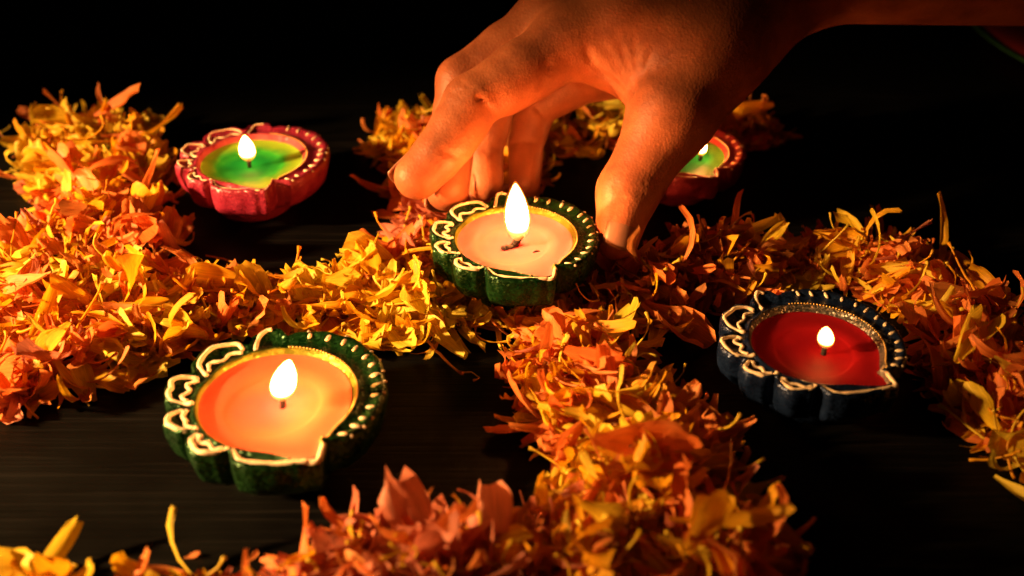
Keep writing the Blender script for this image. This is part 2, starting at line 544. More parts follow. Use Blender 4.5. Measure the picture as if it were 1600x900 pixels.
def make_lamp(loc, rz, scale, label, paint, inner, wax_m, flame, seed, level=18.6, pool=(12.5, 0.9), line_m=M_CREAM, line_r=0.5,
              wick_lean=(0.2, 0.1), flame_off=(0, 0), wick_r=0.8, dashes=13, crumbs=False):
    rd = random.Random(seed)
    root = empty('oil_lamp', loc, rz, scale)
    tag(root, label, 'oil lamp', 'lit clay oil lamps among the petals')
    bm_ = BODY.copy()
    body = link('body', bm_, [paint, inner], root)
    wx = link('wax', wax_mesh(level, *pool), wax_m, root)
    # wick
    wz = level - pool[1] - 0.4
    fo = Vector((flame_off[0], flame_off[1], 0))
    wl = Vector((wick_lean[0], wick_lean[1], 0))
    wk = [fo + Vector((0, 0, wz)), fo + wl * 1.2 + Vector((0, 0, wz + 1.4)), fo + wl * 2.4 + Vector((0, 0, wz + 2.8)), fo + wl * 4.4 + Vector((0, 0, wz + 4.2))]
    link('wick', tube('wick', [p * MM for p in catmull(wk, 4)], [wick_r * MM * (1 + .18 * math.sin(2.1 * q)) for q in range(10)] + [.8 * wick_r * MM] * 3, 8), M_WICK, root)
    if crumbs:
        cw = [(-3.6, -2.6, wz + .35), (-2.6, -1.6, wz + .7), (-1.2, -1.5, wz + .8), (0.2, -0.6, wz + .7)]
        link('wick_crumb', tube('crumb', [Vector(p) * MM for p in catmull(cw, 3)], [q * MM for q in (.5, 1.15, 1.3, .7, 1.1, 1.25, .8, .9, .8, .5)], 7), M_WICK, root)
        link('wick_crumb', tube('crumb', [Vector(p) * MM for p in [(7.0, -4.2, wz + .4), (8.2, -3.6, wz + .6), (9.4, -3.4, wz + .4)]], [.2 * MM, .4 * MM, .2 * MM], 6), M_WICK, root)
    h, r, lean, strength = flame
    fl = link('flame', flame_mesh(h, r, lean), flame_mat(strength), root)
    fl.location = (wk[2] + Vector((0, 0, 0.7))) * MM
    fr_ = link('flame_fringe', flame_mesh(h * 1.06, r * 1.17, lean), M_FRINGE, fl)
    fr_.location = (0, 0, -0.25 * MM)
    # painted squiggles round the lobes
    for li, (a, b) in enumerate(LOBES):
        pts = []
        if li == 5:
            path = [(0.05, 0.2), (0.15, 0.6), (0.3, 0.93), (0.5, 0.99), (0.65, 0.93)]
        elif li == 0:
            path = [(0.0, 0.9), (0.2, 0.8), (0.4, 0.75), (0.62, 0.8), (0.8, 0.75), (0.95, 0.35), (1.0, 0.1)]
        elif li == 4:
            path = [(0.02, 0.15), (0.06, 0.5), (0.16, 0.86), (0.35, 0.93), (0.55, 0.9), (0.75, 0.93), (0.92, 0.8), (0.96, 0.55)]
        else:
            path = [(0.0, 0.05), (0.04, 0.45), (0.14, 0.82), (0.32, 0.93), (0.5, 0.88), (0.68, 0.93), (0.85, 0.82), (0.94, 0.5), (0.8, 0.3)]
        for (u, t) in path:
            u2 = u + rd.uniform(-.03, .03)
            pts.append(on_rim(a + (b - a) * u2, t + rd.uniform(-.07, .07), 0.2))
        cp = catmull(pts, 6)
        rads = [line_r * MM * rd.uniform(0.8, 1.25) for _ in cp]
        rads = [sum(rads[max(0, i - 1):i + 2]) / len(rads[max(0, i - 1):i + 2]) for i in range(len(rads))]
        rads[0] *= .6; rads[-1] *= 0.7
        link('painted_line', tube('line', cp, rads, 7), line_m, root)
        if li in (1, 2, 3, 4):                  # inner wavy line
            pts = [on_rim(a + (b - a) * u, 0.30 + 0.22 * ((k % 2) - .2) + rd.uniform(-.06, .06), 0.2) for k, u in enumerate([0.12, .3, .5, .7, .9])]
            cp = catmull(pts, 6)
            link('painted_line', tube('line', cp, [line_r * MM * rd.uniform(.6, 1.0) for _ in cp], 7), line_m, root)
    # raised line along the spout edge
    cp = catmull([on_rim(-66, 0.7, .2), on_rim(-62, 0.75, .2), on_rim(-57, 0.6, .15), on_rim(-53, 0.55, .15)], 5)
    link('painted_line', tube('line', cp, [line_r * MM * 1.2] * len(cp), 7), line_m, root)
    # dashes round the plain side, two rows
    bm1, bm2 = bead_mesh(1.75, 0.62, 0.55), bead_mesh(0.9, 0.55, 0.5)
    for k in range(dashes):
        ph = -40 + (k + rd.uniform(-.15, .15)) * 112.0 / (dashes - 1)
        o = link('bead', bm1, line_m, root)
        o.location = on_rim(ph, 0.74, 0.25)
        o.rotation_euler = (0, 0, math.radians(ph + 12 + rd.uniform(-14, 14)))
        s = rd.uniform(.75, 1.15); o.scale = (s, rd.uniform(.85, 1.3), 1)
        if k % 2 == 0 or rd.random() < .5:
            o = link('bead', bm2, line_m, root)
            o.location = on_rim(ph + 2, 1.03, -0.35)
            o.rotation_euler = (0, 0, math.radians(ph + rd.uniform(-20, 20)))
    # fine dotted bead row on the inner lip
    V, Fc = [], []
    src = bead_mesh(0.34, 0.34, 0.3)
    sv = [v.co.copy() for v in src.vertices]; sf = [tuple(p.vertices) for p in src.polygons]
    ph = -58.0
    while ph < 85:
        p = on_rim(ph, -0.06, 0.15)
        q = len(V)
        V += [v + p for v in sv]; Fc += [tuple(q + i for i in f) for f in sf]
        ph += 2.6
    tag(link('bead_row', mesh('bead_row', V, Fc), M_GOLD if inner is not M_RIN else M_CREAM, root), kind='stuff')
    return root

def fringe_mat():
    m, nt, b, o = new_mat('flame_fringe')
    nt.nodes.remove(b)
    em = N(nt, 'ShaderNodeEmission')
    em.inputs['Color'].default_value = (1.0, 0.30, 0.035, 1)
    em.inputs['Strength'].default_value = 0.42
    tr = N(nt, 'ShaderNodeBsdfTransparent')
    ad = N(nt, 'ShaderNodeAddShader')
    nt.links.new(em.outputs[0], ad.inputs[0]); nt.links.new(tr.outputs[0], ad.inputs[1])
    nt.links.new(ad.outputs[0], o.inputs['Surface'])
    return m
M_FRINGE = fringe_mat()
M_GREEN = clay_paint('green_glitter_paint', (0.003, 0.022, 0.005), (0.010, 0.062, 0.012), 0.6, 0.28, 0.6)
M_GIN = clay_paint('green_gold_inner_paint', (0.14, 0.15, 0.012), (0.26, 0.25, 0.025), 0.6, 0.34, 0.3)
M_PINK = clay_paint('crimson_paint', (0.20, 0.008, 0.028), (0.34, 0.022, 0.06), 0.25, 0.36, 0.35)
M_PIN = clay_paint('rose_inner_paint', (0.32, 0.03, 0.055), (0.46, 0.08, 0.10), 0.25, 0.32, 0.35)
M_NAVY = clay_paint('navy_paint', (0.005, 0.010, 0.032), (0.013, 0.028, 0.085), 0.5, 0.26, 0.4)
M_NIN = clay_paint('pewter_inner_paint', (0.09, 0.08, 0.075), (0.19, 0.17, 0.15), 0.7, 0.32)
M_RED = clay_paint('maroon_paint', (0.20, 0.010, 0.022), (0.34, 0.028, 0.05), 0.25, 0.38, 0.35)
M_RIN = clay_paint('red_inner_paint', (0.26, 0.02, 0.03), (0.36, 0.05, 0.06), 0.25, 0.32, 0.35)

W_PEACH = wax_mat('peach_wax', (0.46, 0.072, 0.10), (0.50, 0.105, 0.125), (0.54, 0.14, 0.15))
W_ORANGE = wax_mat('orange_wax', (0.40, 0.045, 0.055), (0.44, 0.065, 0.055), (0.47, 0.095, 0.05))
W_GREEN = wax_mat('green_wax', (0.002, 0.10, 0.018), (0.015, 0.20, 0.02), (0.20, 0.33, 0.02), sss=0.4, r0=0.45, r1=0.85, rough=.55)  # dark pool is real; yellower edge also paints in flame light through the wax
W_RED = wax_mat('red_wax', (0.095, 0.0015, 0.004), (0.12, 0.002, 0.005), (0.19, 0.004, 0.007), sss=0.45, rough=.55)
W_GREEN2 = wax_mat('dark_green_wax', (0.002, 0.05, 0.010), (0.006, 0.075, 0.014), (0.06, 0.14, 0.014), sss=0.4, r0=0.45, r1=0.9, rough=.55)

def rim_spot(px, py, zrim, scale):
    p = at_height(px, py, zrim)
    p.z = zrim - RIM_H * MM * scale
    return p
LAMPS = {}
def lamp(key, px, py, zrim, rz, scale, *a, **k):
    p = rim_spot(px, py, zrim, scale)
    LAMPS[key] = (p, scale)
    return make_lamp(p, math.radians(rz), scale, *a, **k)

lamp('centre', 801, 372, 0.0275, 0, 1.03, 'dark green oil lamp with tall flame and pale peach wax, held by the hand', M_GREEN, M_GIN, W_PEACH,
     (21.5, 4.0, (-0.04, 0), 175), 3, wick_lean=(0.75, 0.2), wick_r=1.3, crumbs=True, line_r=.62)
lamp('front', 425, 623, 0.0225, 6, 1.11, 'dark green oil lamp with orange wax in the left foreground', M_GREEN, M_GIN, W_ORANGE,
     (12.2, 3.2, (0.26, 0), 230), 5, level=18.9, wick_lean=(0.1, 0.1), flame_off=(2.5, 0), line_r=.7)
lamp('navy', 1274, 538, 0.0215, 16, 1.0, 'navy blue oil lamp filled with deep red wax', M_NAVY, M_NIN, W_RED,
     (7.6, 2.4, (-0.12, 0), 55), 8, level=18.2, wick_lean=(0.05, 0.1), flame_off=(3, -1), line_r=.66)
lamp('pink', 388, 247, 0.0225, -4, 1.06, 'crimson oil lamp with green and yellow wax standing alone at back left', M_PINK, M_PIN, W_GREEN,
     (10.6, 3.0, (-0.02, 0), 95), 13, level=18.1, wick_lean=(0, 0), line_r=.36, dashes=12)
lamp('maroon', 1062, 236, 0.0215, 0, 0.93, 'maroon oil lamp with dark green wax, half hidden behind the thumb', M_RED, M_RIN, W_GREEN2,
     (9.0, 2.2, (0, 0), 260), 17, level=18.1, wick_lean=(0, 0), flame_off=(9.5, -2), line_r=.4, dashes=10)

# ------------------------------------------------------------------ red plate at the far right
def make_plate():
    c = at_height(1535, 38, 0.006)
    R = 0.16
    ctr = Vector((c.x + R - 0.012, c.y - 0.018, 0))
    root = empty('plate', ctr)
    tag(root, 'shallow red plate with thin green rim at the top right corner', 'plate')
    n = 96
    def lathe(name, prof, mat):
        V, Fc = [], []
        for r, z in prof:
            for i in range(n):
                a = 2 * math.pi * i / n
                V.append((r * math.cos(a), r * math.sin(a), z))
        for j in range(len(prof) - 1):
            for i in range(n):
                i2 = (i + 1) % n
                Fc.append((j * n + i, j * n + i2, (j + 1) * n + i2, (j + 1) * n + i))
        return link(name, mesh(name, V, Fc), mat, root)
    lathe('dish', [(0.001, 0.001), (R * .7, 0.001), (R * .8, 0.002), (R * .955, 0.0075), (R * .965, 0.0085), (R * .955, 0.0092), (R * .8, 0.0042), (R * .7, 0.0032), (0.001, 0.003)],
          plain('red_lacquer', (0.80, 0.06, 0.04), 0.4, var=0.15, nscale=60))
    lathe('rim', [(R * .967, 0.0078), (R * .985, 0.0085), (R * 1.0, 0.0098), (R * .985, 0.0104), (R * .967, 0.0098), (R * .967, 0.0078)],
          plain('green_rim_paint', (0.05, 0.16, 0.05), 0.3, 0.3))
make_plate()

# ------------------------------------------------------------------ the hand (one continuous surface from a distance field)
def make_hand():
    J = lambda x, y, zc: np.array(at_depth(x, y, zc), dtype=np.float32)
    # joints: photo pixel + distance from the lens; radii in mm
    wrist = J(1222, -62, .428); fore = J(1800, -92, .432)
    mc = {'i': J(893, 62, .402), 'm': J(862, 32, .417), 'r': J(882, 62, .430), 'l': J(925, 103, .444)}
    fingers = {
        'i': [mc['i'], J(736, 160, .394), J(684, 241, .391), J(649, 276, .390)],
        'm': [mc['m'], J(722, 128, .413), J(704, 220, .413), J(696, 300, .409)],
        'r': [mc['r'], J(772, 150, .436), J(755, 234, .438), J(757, 290, .434)],
        'l': [mc['l'], J(834, 166, .449), J(820, 224, .452), J(817, 290, .448)],
    }
    frad = {'i': [12.0, 10.1, 8.9, 7.9], 'm': [12.0, 9.9, 8.6, 7.4], 'r': [11.1, 8.3, 7.2, 6.5], 'l': [10.1, 7.8, 6.9, 6.2]}
    cmc = J(1135, 45, .408); tmcp = J(1052, 176, .393); tip_ip = J(981, 300, .393); ttip = J(964, 371, .391)
    hmm = 0.00095
    allp = np.array([wrist, J(1720, -110, .405), ttip] + [p for f in fingers.values() for p in f] + [cmc, tmcp])
    lo = allp.min(0) - 0.034; hi = allp.max(0) + 0.034
    hi[0] = J(1700, -100, .405)[0]
    dims = np.ceil((hi - lo) / hmm).astype(int) + 1
    ax = [lo[i] + hmm * np.arange(dims[i], dtype=np.float32) for i in range(3)]
    BIG = np.float32(0.05)
    def field(): return np.full(dims, BIG, dtype=np.float32)
    def window(a, b, r, pad=0.016):
        l = np.minimum(a, b) - r - pad; h_ = np.maximum(a, b) + r + pad
        i0 = np.clip(((l - lo) / hmm).astype(int), 0, dims - 1); i1 = np.clip(((h_ - lo) / hmm).astype(int) + 2, 1, dims)
        sl = tuple(slice(i0[k], i1[k]) for k in range(3))
        X = ax[0][sl[0]][:, None, None]; Y = ax[1][sl[1]][None, :, None]; Z = ax[2][sl[2]][None, None, :]
        return sl, X, Y, Z
    def cone(a, b, r1, r2):
        """capsule whose radius runs from r1 to r2"""
        r1, r2 = r1 * 1e-3, r2 * 1e-3
        sl, X, Y, Z = window(a, b, max(r1, r2))
        d = b - a; L2 = float(d @ d) + 1e-12
        t = np.clip(((X - a[0]) * d[0] + (Y - a[1]) * d[1] + (Z - a[2]) * d[2]) / L2, 0, 1)
        q = (X - a[0] - t * d[0]) ** 2 + (Y - a[1] - t * d[1]) ** 2 + (Z - a[2] - t * d[2]) ** 2
        return sl, (np.sqrt(q) - (r1 + (r2 - r1) * t)).astype(np.float32)
    def smin(a, b, k):
        h_ = np.maximum(k - np.abs(a - b), 0) / k
        return np.minimum(a, b) - h_ * h_ * k * 0.25
    def add(F, c, k):
        sl, v = c
        F[sl] = smin(F[sl], v, k * 1e-3)
    palm = field()
    # metacarpals, wrist, forearm
    mid_w = lambda key, t: wrist + (mc[key] - wrist) * t
    carp = {'i': wrist + np.array([0, -.013, 0], np.float32), 'm': wrist + np.array([0, -.004, .004], np.float32), 'r': wrist + np.array([0, .006, .003], np.float32), 'l': wrist + np.array([0, .016, -.002], np.float32)}
    for kk, r1, r2 in (('i', 18, 12.3), ('m', 18, 12.6), ('r', 17, 12), ('l', 16, 11)):
        add(palm, cone(carp[kk], mc[kk], r1, r2), 9)
    add(palm, cone(wrist + np.array([0, -.012, 0], np.float32), fore + np.array([0, -.014, 0], np.float32), 20, 29), 12)
    add(palm, cone(wrist + np.array([0, .012, 0], np.float32), fore + np.array([0, .014, 0], np.float32), 20, 29), 12)
    # palm pads
    add(palm, cone(mc['i'] + np.array([.012, 0, -.004], np.float32), mc['l'] + np.array([.012, 0, -.002], np.float32), 11, 10), 10)
    add(palm, cone(carp['l'] + (mc['l'] - carp['l']) * .35 + np.array([0, 0, -.006], np.float32), mc['l'], 15, 10), 10)
    # thumb root, thenar and web
    add(palm, cone(cmc, tmcp, 19.7, 15.3), 14)
    add(palm, cone(carp['i'], cmc, 20, 19.7), 14)
    add(palm, cone(J(1075, 110, .405), J(975, 66, .406), 13.3, 10.6), 13)
    add(palm, cone(J(1030, 130, .403), J(940, 70, .407), 8, 8), 12)
    add(palm, cone(J(1010, 140, .401), J(960, 98, .408), 4.5, 4.5), 9)
    add(palm, cone(J(1100, 80, .397), J(1000, 30, .400), 15, 14), 16)
    total = palm.copy()
    # thumb
    th = palm.copy()
    add(th, cone(tmcp, tip_ip, 14.6, 11.2), 9)
    add(th, cone(tip_ip, ttip, 11.2, 8.5), 4)
    tdir = (ttip - tip_ip); tdir /= np.linalg.norm(tdir)
    total = np.minimum(total, th)
    for kk in 'imrl':
        f = fingers[kk]; r = frad[kk]
        F = palm.copy()
        m0 = f[0] * .5 + f[1] * .5
        add(F, cone(f[0], m0, r[0], (r[0] + r[1]) * .5 + .1), 9)
        add(F, cone(m0, f[1], (r[0] + r[1]) * .5 + .1, r[1]), 3)
        m1 = f[1] * .5 + f[2] * .5
        add(F, cone(f[1], m1, r[1], (r[1] + r[2]) * .5 - .5), 3.0)
        add(F, cone(m1, f[2], (r[1] + r[2]) * .5 - .5, r[2]), 2)
        add(F, cone(f[2], f[3], r[2], r[3]), 2.5)
        # soft finger pads between the joints, on the palm side
        chord = (f[0] + f[3]) * .5
        for a_, b_, rr in ((f[0], f[1], (r[0] + r[1]) * .5), (f[1], f[2], (r[1] + r[2]) * .5), (f[2], f[3], r[3])):
            mdl = a_ * .5 + b_ * .5 if b_ is not f[3] else a_ * .2 + b_ * .8
            pn = chord - mdl; dd = (b_ - a_) / np.linalg.norm(b_ - a_); pn = pn - dd * (pn @ dd); pn /= np.linalg.norm(pn) + 1e-9
            q0 = a_ + (b_ - a_) * .34 + pn * 0.0021; q1 = a_ + (b_ - a_) * (.68 if b_ is not f[3] else .9) + pn * 0.0021
            add(F, cone(q0.astype(np.float32), q1.astype(np.float32), rr - .7, rr - .9), 4)
        total = smin(total, F, 0.0012) if kk != 'i' else smin(total, F, 0.0016)
    # creases: found on the surface under a photo pixel, then pressed in
    def surf(px, py):
        o = np.array(at_depth(px, py, .30)); e = np.array(at_depth(px, py, .50)); prev = None
        for t in np.linspace(0, 1, 520):
            p = o + (e - o) * t
            ii = np.round((p - lo) / hmm).astype(int)
            if np.any(ii < 0) or np.any(ii >= dims): continue
            if total[tuple(ii)] < 0: return p.astype(np.float32)
        return None
    dent = np.zeros(dims, dtype=np.float32)
    def crease(pts, wd, dp, fade=False):
        P3 = [surf(*p) for p in pts]
        P3 = [p for p in P3 if p is not None]
        for k_, (a, b) in enumerate(zip(P3, P3[1:])):
            if np.linalg.norm(a - b) > 0.02: continue
            fd = (k_ + .6) / max(1, len(P3) - 1) if fade else 1.0
            sl, v = cone(a, b, 0.01, 0.01)
            g = 2.1 * fd * dp * 1e-3 * np.exp(-(np.maximum(v, 0) / (.8 * wd * 1e-3)) ** 2)
            dent[sl] = np.maximum(dent[sl], g)
    crease([(692, 236), (705, 240), (716, 246), (726, 249)], 1.1, 0.75)
    crease([(748, 153), (757, 161), (765, 171), (774, 180)], 1.2, 0.85)
    crease([(753, 170), (762, 180), (768, 186)], 0.9, 0.35)
    crease([(856, 104), (853, 117), (848, 128), (843, 137)], 1.2, 0.9)
    crease([(745, 233), (755, 236), (766, 236), (776, 232)], 1.1, 0.8)
    crease([(800, 224), (812, 220), (826, 221), (840, 225)], 1.1, 0.8)
    crease([(825, 160), (838, 168), (848, 178), (852, 185)], 1.2, 0.8)
    for k in range(4):                        # wrinkles over the thumb joint
        crease([(958 + k * 3, 286 + k * 7), (975, 290 + k * 7), (992, 291 + k * 6), (1008, 288 + k * 6)], 0.8, 0.35)
    crease([(917, 78), (922, 94), (938, 112), (958, 128), (975, 143)], 1.3, 0.6)
    crease([(938, 66), (950, 80), (962, 98), (974, 118), (984, 140)], 1.6, 0.6, True)
    crease([(962, 54), (970, 74), (977, 94), (984, 116), (990, 142)], 1.8, 0.75, True)
    crease([(990, 60), (992, 78), (993, 98), (993, 120)], 1.7, 0.45, True)
    crease([(1022, 74), (1016, 88), (1008, 104), (1001, 122)], 1.6, 0.4, True)
    crease([(1050, 90), (1036, 104), (1020, 118)], 1.6, 0.3, True)
    for k in range(3):                        # knuckle folds on the index
        crease([(700 + k * 9, 140 - k * 7), (712 + k * 9, 148 - k * 6), (722 + k * 9, 150 - k * 5)], 0.9, 0.4)
    total = total + dent
    # ---- naive surface nets
    s = total < 0
    nx, ny, nz = dims
    acc = np.zeros((nx - 1, ny - 1, nz - 1, 3), dtype=np.float32); cnt = np.zeros((nx - 1, ny - 1, nz - 1), dtype=np.float32)
    offs = [(i, j, k) for i in (0, 1) for j in (0, 1) for k in (0, 1)]
    def sub(A, o): return A[o[0]:nx - 1 + o[0], o[1]:ny - 1 + o[1], o[2]:nz - 1 + o[2]]
    for o in offs:
        for axn in range(3):
            if o[axn]: continue
            o2 = list(o); o2[axn] = 1; o2 = tuple(o2)
            A, B = sub(total, o), sub(total, o2)
            ch = sub(s, o) != sub(s, o2)
            t = np.where(ch, A / (A - B + 1e-20), 0)
            for d in range(3):
                acc[..., d] += np.where(ch, (t if d == axn else o[d]), 0)
            cnt += ch
    act = cnt > 0
    idx = np.full(act.shape, -1, dtype=np.int64)
    idx[act] = np.arange(act.sum())
    cells = np.argwhere(act)
    verts = lo + (cells + acc[act] / cnt[act][:, None]) * hmm
    quads = []
    for axn in range(3):
        o2 = [0, 0, 0]; o2[axn] = 1
        A = s[:nx - o2[0], :ny - o2[1], :nz - o2[2]]; B = s[o2[0]:, o2[1]:, o2[2]:]
        e = np.argwhere(A != B)
        u, v = [(1, 2), (2, 0), (0, 1)][axn]
        ok = (e[:, u] > 0) & (e[:, v] > 0) & (e[:, u] < dims[u] - 1) & (e[:, v] < dims[v] - 1)
        e = e[ok]
        fl = A[tuple(e.T)]
        def cid(du, dv):
            c = e.copy(); c[:, u] -= du; c[:, v] -= dv
            return idx[c[:, 0], c[:, 1], c[:, 2]]
        q = np.stack([cid(1, 1), cid(0, 1), cid(0, 0), cid(1, 0)], 1)
        q[~fl] = q[~fl][:, ::-1]
        quads.append(q)
    quads = np.concatenate(quads)
    quads = quads[(quads >= 0).all(1)]
    # a few smoothing passes
    nb = np.concatenate([quads[:, [0, 1]], quads[:, [1, 2]], quads[:, [2, 3]], quads[:, [3, 0]]])
    for it in range(2):
        sm = np.zeros_like(verts); c = np.zeros(len(verts))
        for a, b in ((0, 1), (1, 0)):
            for d in range(3): sm[:, d] += np.bincount(nb[:, a], verts[nb[:, b]][:, d], len(verts))
            c += np.bincount(nb[:, a], minlength=len(verts))
        verts = verts * .5 + .5 * sm / np.maximum(c, 1)[:, None]
    base = np.array(at_height(960, 400, 0.0))
    me = bpy.data.meshes.new('hand')
    me.vertices.add(len(verts)); me.vertices.foreach_set('co', (verts - base).astype(np.float32).ravel())
    me.loops.add(len(quads) * 4); me.loops.foreach_set('vertex_index', quads.astype(np.int32).ravel())
    me.polygons.add(len(quads)); me.polygons.foreach_set('loop_start', np.arange(0, len(quads) * 4, 4, dtype=np.int32))
    me.update(calc_edges=True); me.validate()
    h = link('hand', me, M_SKIN)
    h.location = base
    tag(h, 'right hand reaching down from the upper right, thumb and fingers around the green lamp', 'hand')
    # fingernails
    def nail(tip, prev, dorsal, rad, ln, wd, lift=0.0):
        d = (tip - prev); d = d / np.linalg.norm(d)
        dn = dorsal - d * (dorsal @ d); dn = dn / np.linalg.norm(dn)
        sd = np.cross(d, dn)
        V, Fc = [], []
        nu, nv_ = 8, 8
        for layer in (0, 1):
            for i in range(nu + 1):
                for j in range(nv_ + 1):
                    u = i / nu; v = j / nv_ * 2 - 1
                    an = v * wd
                    rr = rad + 0.00025 - layer * 0.0009 + 0.0002 * math.sin(u * 2.5)
                    le = ln * (u - .5) * (1 - 0.14 * v * v * (1 if u > .5 else -.6))
                    p = tip + d * (le + lift) + dn * rr * math.cos(an) + sd * rr * math.sin(an) - dn * 0.0005 * max(0, u - .6)
                    V.append(p - base)
        q = (nu + 1) * (nv_ + 1); w_ = nv_ + 1
        for i in range(nu):
            for j in range(nv_):
                a = i * w_ + j
                Fc.append((a, a + 1, a + w_ + 1, a + w_)); Fc.append((q + a, q + a + w_, q + a + w_ + 1, q + a + 1))
        ring = [j for j in range(w_)] + [i * w_ + nv_ for i in range(1, nu + 1)] + [nu * w_ + j for j in range(nv_ - 1, -1, -1)] + [i * w_ for i in range(nu - 1, 0, -1)]
        for a, b in zip(ring, ring[1:] + ring[:1]): Fc.append((a, a + q, b + q, b))
        link('fingernail', mesh('nail', V, Fc), M_NAIL, h)
    camv = np.array([0, 0, CAM_H]) - ttip
    nail(ttip, tip_ip, camv / np.linalg.norm(camv) + np.array([.25, 0, 0]), 0.0087, 0.0118, 0.8, -0.0002)
    for kk in 'imrl':
        f = fingers[kk]
        Rv, Uv, Fv = np.array([1., 0, 0]), np.array([0, sP, cP]), np.array([0, cP, -sP])
        dv = {'i': -Rv - .1 * Uv + .55 * Fv, 'm': -.7 * Rv + Fv, 'r': Fv - .3 * Rv, 'l': Fv}[kk]
        nail(f[3], f[2], dv, frad[kk][3] * 1e-3 + .0002, 0.0115, 0.8, 0.001)
make_hand()

# ------------------------------------------------------------------ petals
def petal_template(L, W, cup, curl, twist, ruffle, claw=0.16, nu=8, nv=5, tipshape=0.3, seed=0, tiptaper=0.2):
    """one flower petal: narrow claw, broad frilled blade; lies along +X, base at the origin"""
    rd = random.Random(seed)
    V, uv = [], []
    x = z = 0.0
    ang = -curl * 0.35
    ph = rd.uniform(0, 6)
    for i in range(nu + 1):
        u = i / nu
        wd = W * (claw + (1 - claw) * math.sin(min(u * 1.16, 1.0) * math.pi * .5) ** 1.5) * (1 - tiptaper * max(0, (u - .8) / .2) ** 2)
        if i:
            ang += curl / nu * (0.5 + u)
            x += L / nu * math.cos(ang); z += L / nu * math.sin(ang)
        tw = twist * (u - .3)
        for j in range(nv + 1):
            v = j / nv * 2 - 1
            a = v * cup * (1.15 - 0.5 * u)
            if cup > 0.02:
                y = wd * .5 * math.sin(a) / max(math.sin(cup), .3) if cup < 1.4 else wd * .5 * math.sin(a) / (cup * .6)
                zz = wd * .5 * (1 - math.cos(a)) * 1.1
            else:
                y, zz = wd * .5 * v, 0
            zz += 1.7 * ruffle * W * math.sin(v * 4.2 + ph + u * 3) * u ** 2
            zz += 0.05 * W * (math.sin(u * 9.5 + ph * 2) * math.cos(v * 2.6 + ph) + 0.8 * math.sin(u * 15 + v * 4 + ph)) * min(1, u * 2)
            notch = tipshape * W * (0.5 * math.sin(v * 5 + ph) + 0.5 * (abs(v) ** 2)) * max(0, (u - .7) / .3) ** 2
            yy = y * math.cos(tw) - zz * math.sin(tw)
            z2 = y * math.sin(tw) + zz * math.cos(tw)
            nxv, nzv = -math.sin(ang), math.cos(ang)
            V.append(((x + nxv * z2 - math.cos(ang) * notch) * MM, yy * MM, (z + nzv * z2 - math.sin(ang) * notch) * MM))
            uv.append((u, j / nv))
    Fc = [(i * (nv + 1) + j, (i + 1) * (nv + 1) + j, (i + 1) * (nv + 1) + j + 1, i * (nv + 1) + j + 1) for i in range(nu) for j in range(nv)]
    return V, Fc, uv
def curl_template(L, rad, bend, wave, seed, n=9):
    rd = random.Random(seed)
    pts, x, y, a = [], 0., 0., 0.
    zz = 0.
    for i in range(n + 1):
        u = i / n
        pts.append(Vector((x, y, zz)) * MM)
        a += bend / n * (0.4 + 1.2 * u) + rd.uniform(-wave, wave)
        x += L / n * math.cos(a); zz += L / n * math.sin(a); y += L / n * rd.uniform(-.25, .3)
    rr = [rad * MM * (1.0 - .35 * i / n) for i in range(n)] + [rad * 1.5 * MM]
    V, Fc = tube_data(pts, rr, 4)
    return V, Fc, [(0.5, 0.5)] * len(V)
TPL = []
specs = [(16, 8.5, .55, .5, .3, .07), (18, 8, .8, .9, -.4, .08), (15, 9.5, .35, .35, .2, .10), (20, 7.5, .9, .7, .6, .06), (14, 7.5, .6, 1.3, -.2, .09),
         (17, 10, .3, -.5, .3, .12), (21, 6.5, 1.0, .4, -.7, .05), (13, 8.5, .5, .9, .5, .12), (19, 9.0, .6, 1.6, .3, .08), (16, 7.0, .75, -.7, -.5, .09),
         (22, 5.0, 1.1, .8, .9, .04), (12, 6.0, .7, .6, .1, .1), (18, 10.5, .45, .7, -.3, .13), (15, 5.5, 1.2, 1.2, .4, .05)]
specs += [(22, 3.4, .9, 1.5, .9, .05), (24, 2.8, .8, 2.2, -1.0, .05), (20, 3.8, 1.0, .9, 1.4, .06), (18, 3.0, .7, 2.6, .5, .06), (30, 2.6, .8, 2.0, 1.8, .06), (28, 3.2, .9, 1.2, -2.2, .08), (26, 2.4, .6, 3.0, 1.0, .05), (17, 4.4, 1.1, 1.9, -1.2, .08), (19, 4.8, .9, -1.2, 1.6, .1)]
for k, sp in enumerate(specs):
    TPL.append(petal_template(*sp, seed=k))
NFLAT = len(TPL)
TRUMPET0 = len(TPL)
for k, sp in enumerate([(15, 8.0, 2.3, .35, .1, .05), (18, 9.0, 2.0, .5, .2, .06), (12, 7.0, 2.5, .2, 0, .05)]):
    TPL.append(petal_template(*sp, seed=40 + k, claw=.22, nv=6))
CURL0 = len(TPL)
for k, sp in enumerate([(14, .42, 1.6, .1), (18, .40, 2.8, .15), (12, .5, .9, .1), (24, .36, 1.0, .2), (20, .5, .3, .04)]):
    TPL.append(curl_template(*sp, seed=70 + k))
TPL_ME = {}
def tpl_mesh(t, mi):
    if (t, mi) not in TPL_ME:
        V, Fc, uv = TPL[t]
        me = mesh('petal', V, Fc)
        ul = me.uv_layers.new(name='petal')
        for l in me.loops: ul.data[l.index].uv = uv[l.vertex_index]
        me.materials.append(M_PETAL[mi])
        me.polygons.foreach_set('use_smooth', [True] * len(me.polygons))
        TPL_ME[(t, mi)] = me
    return TPL_ME[(t, mi)]

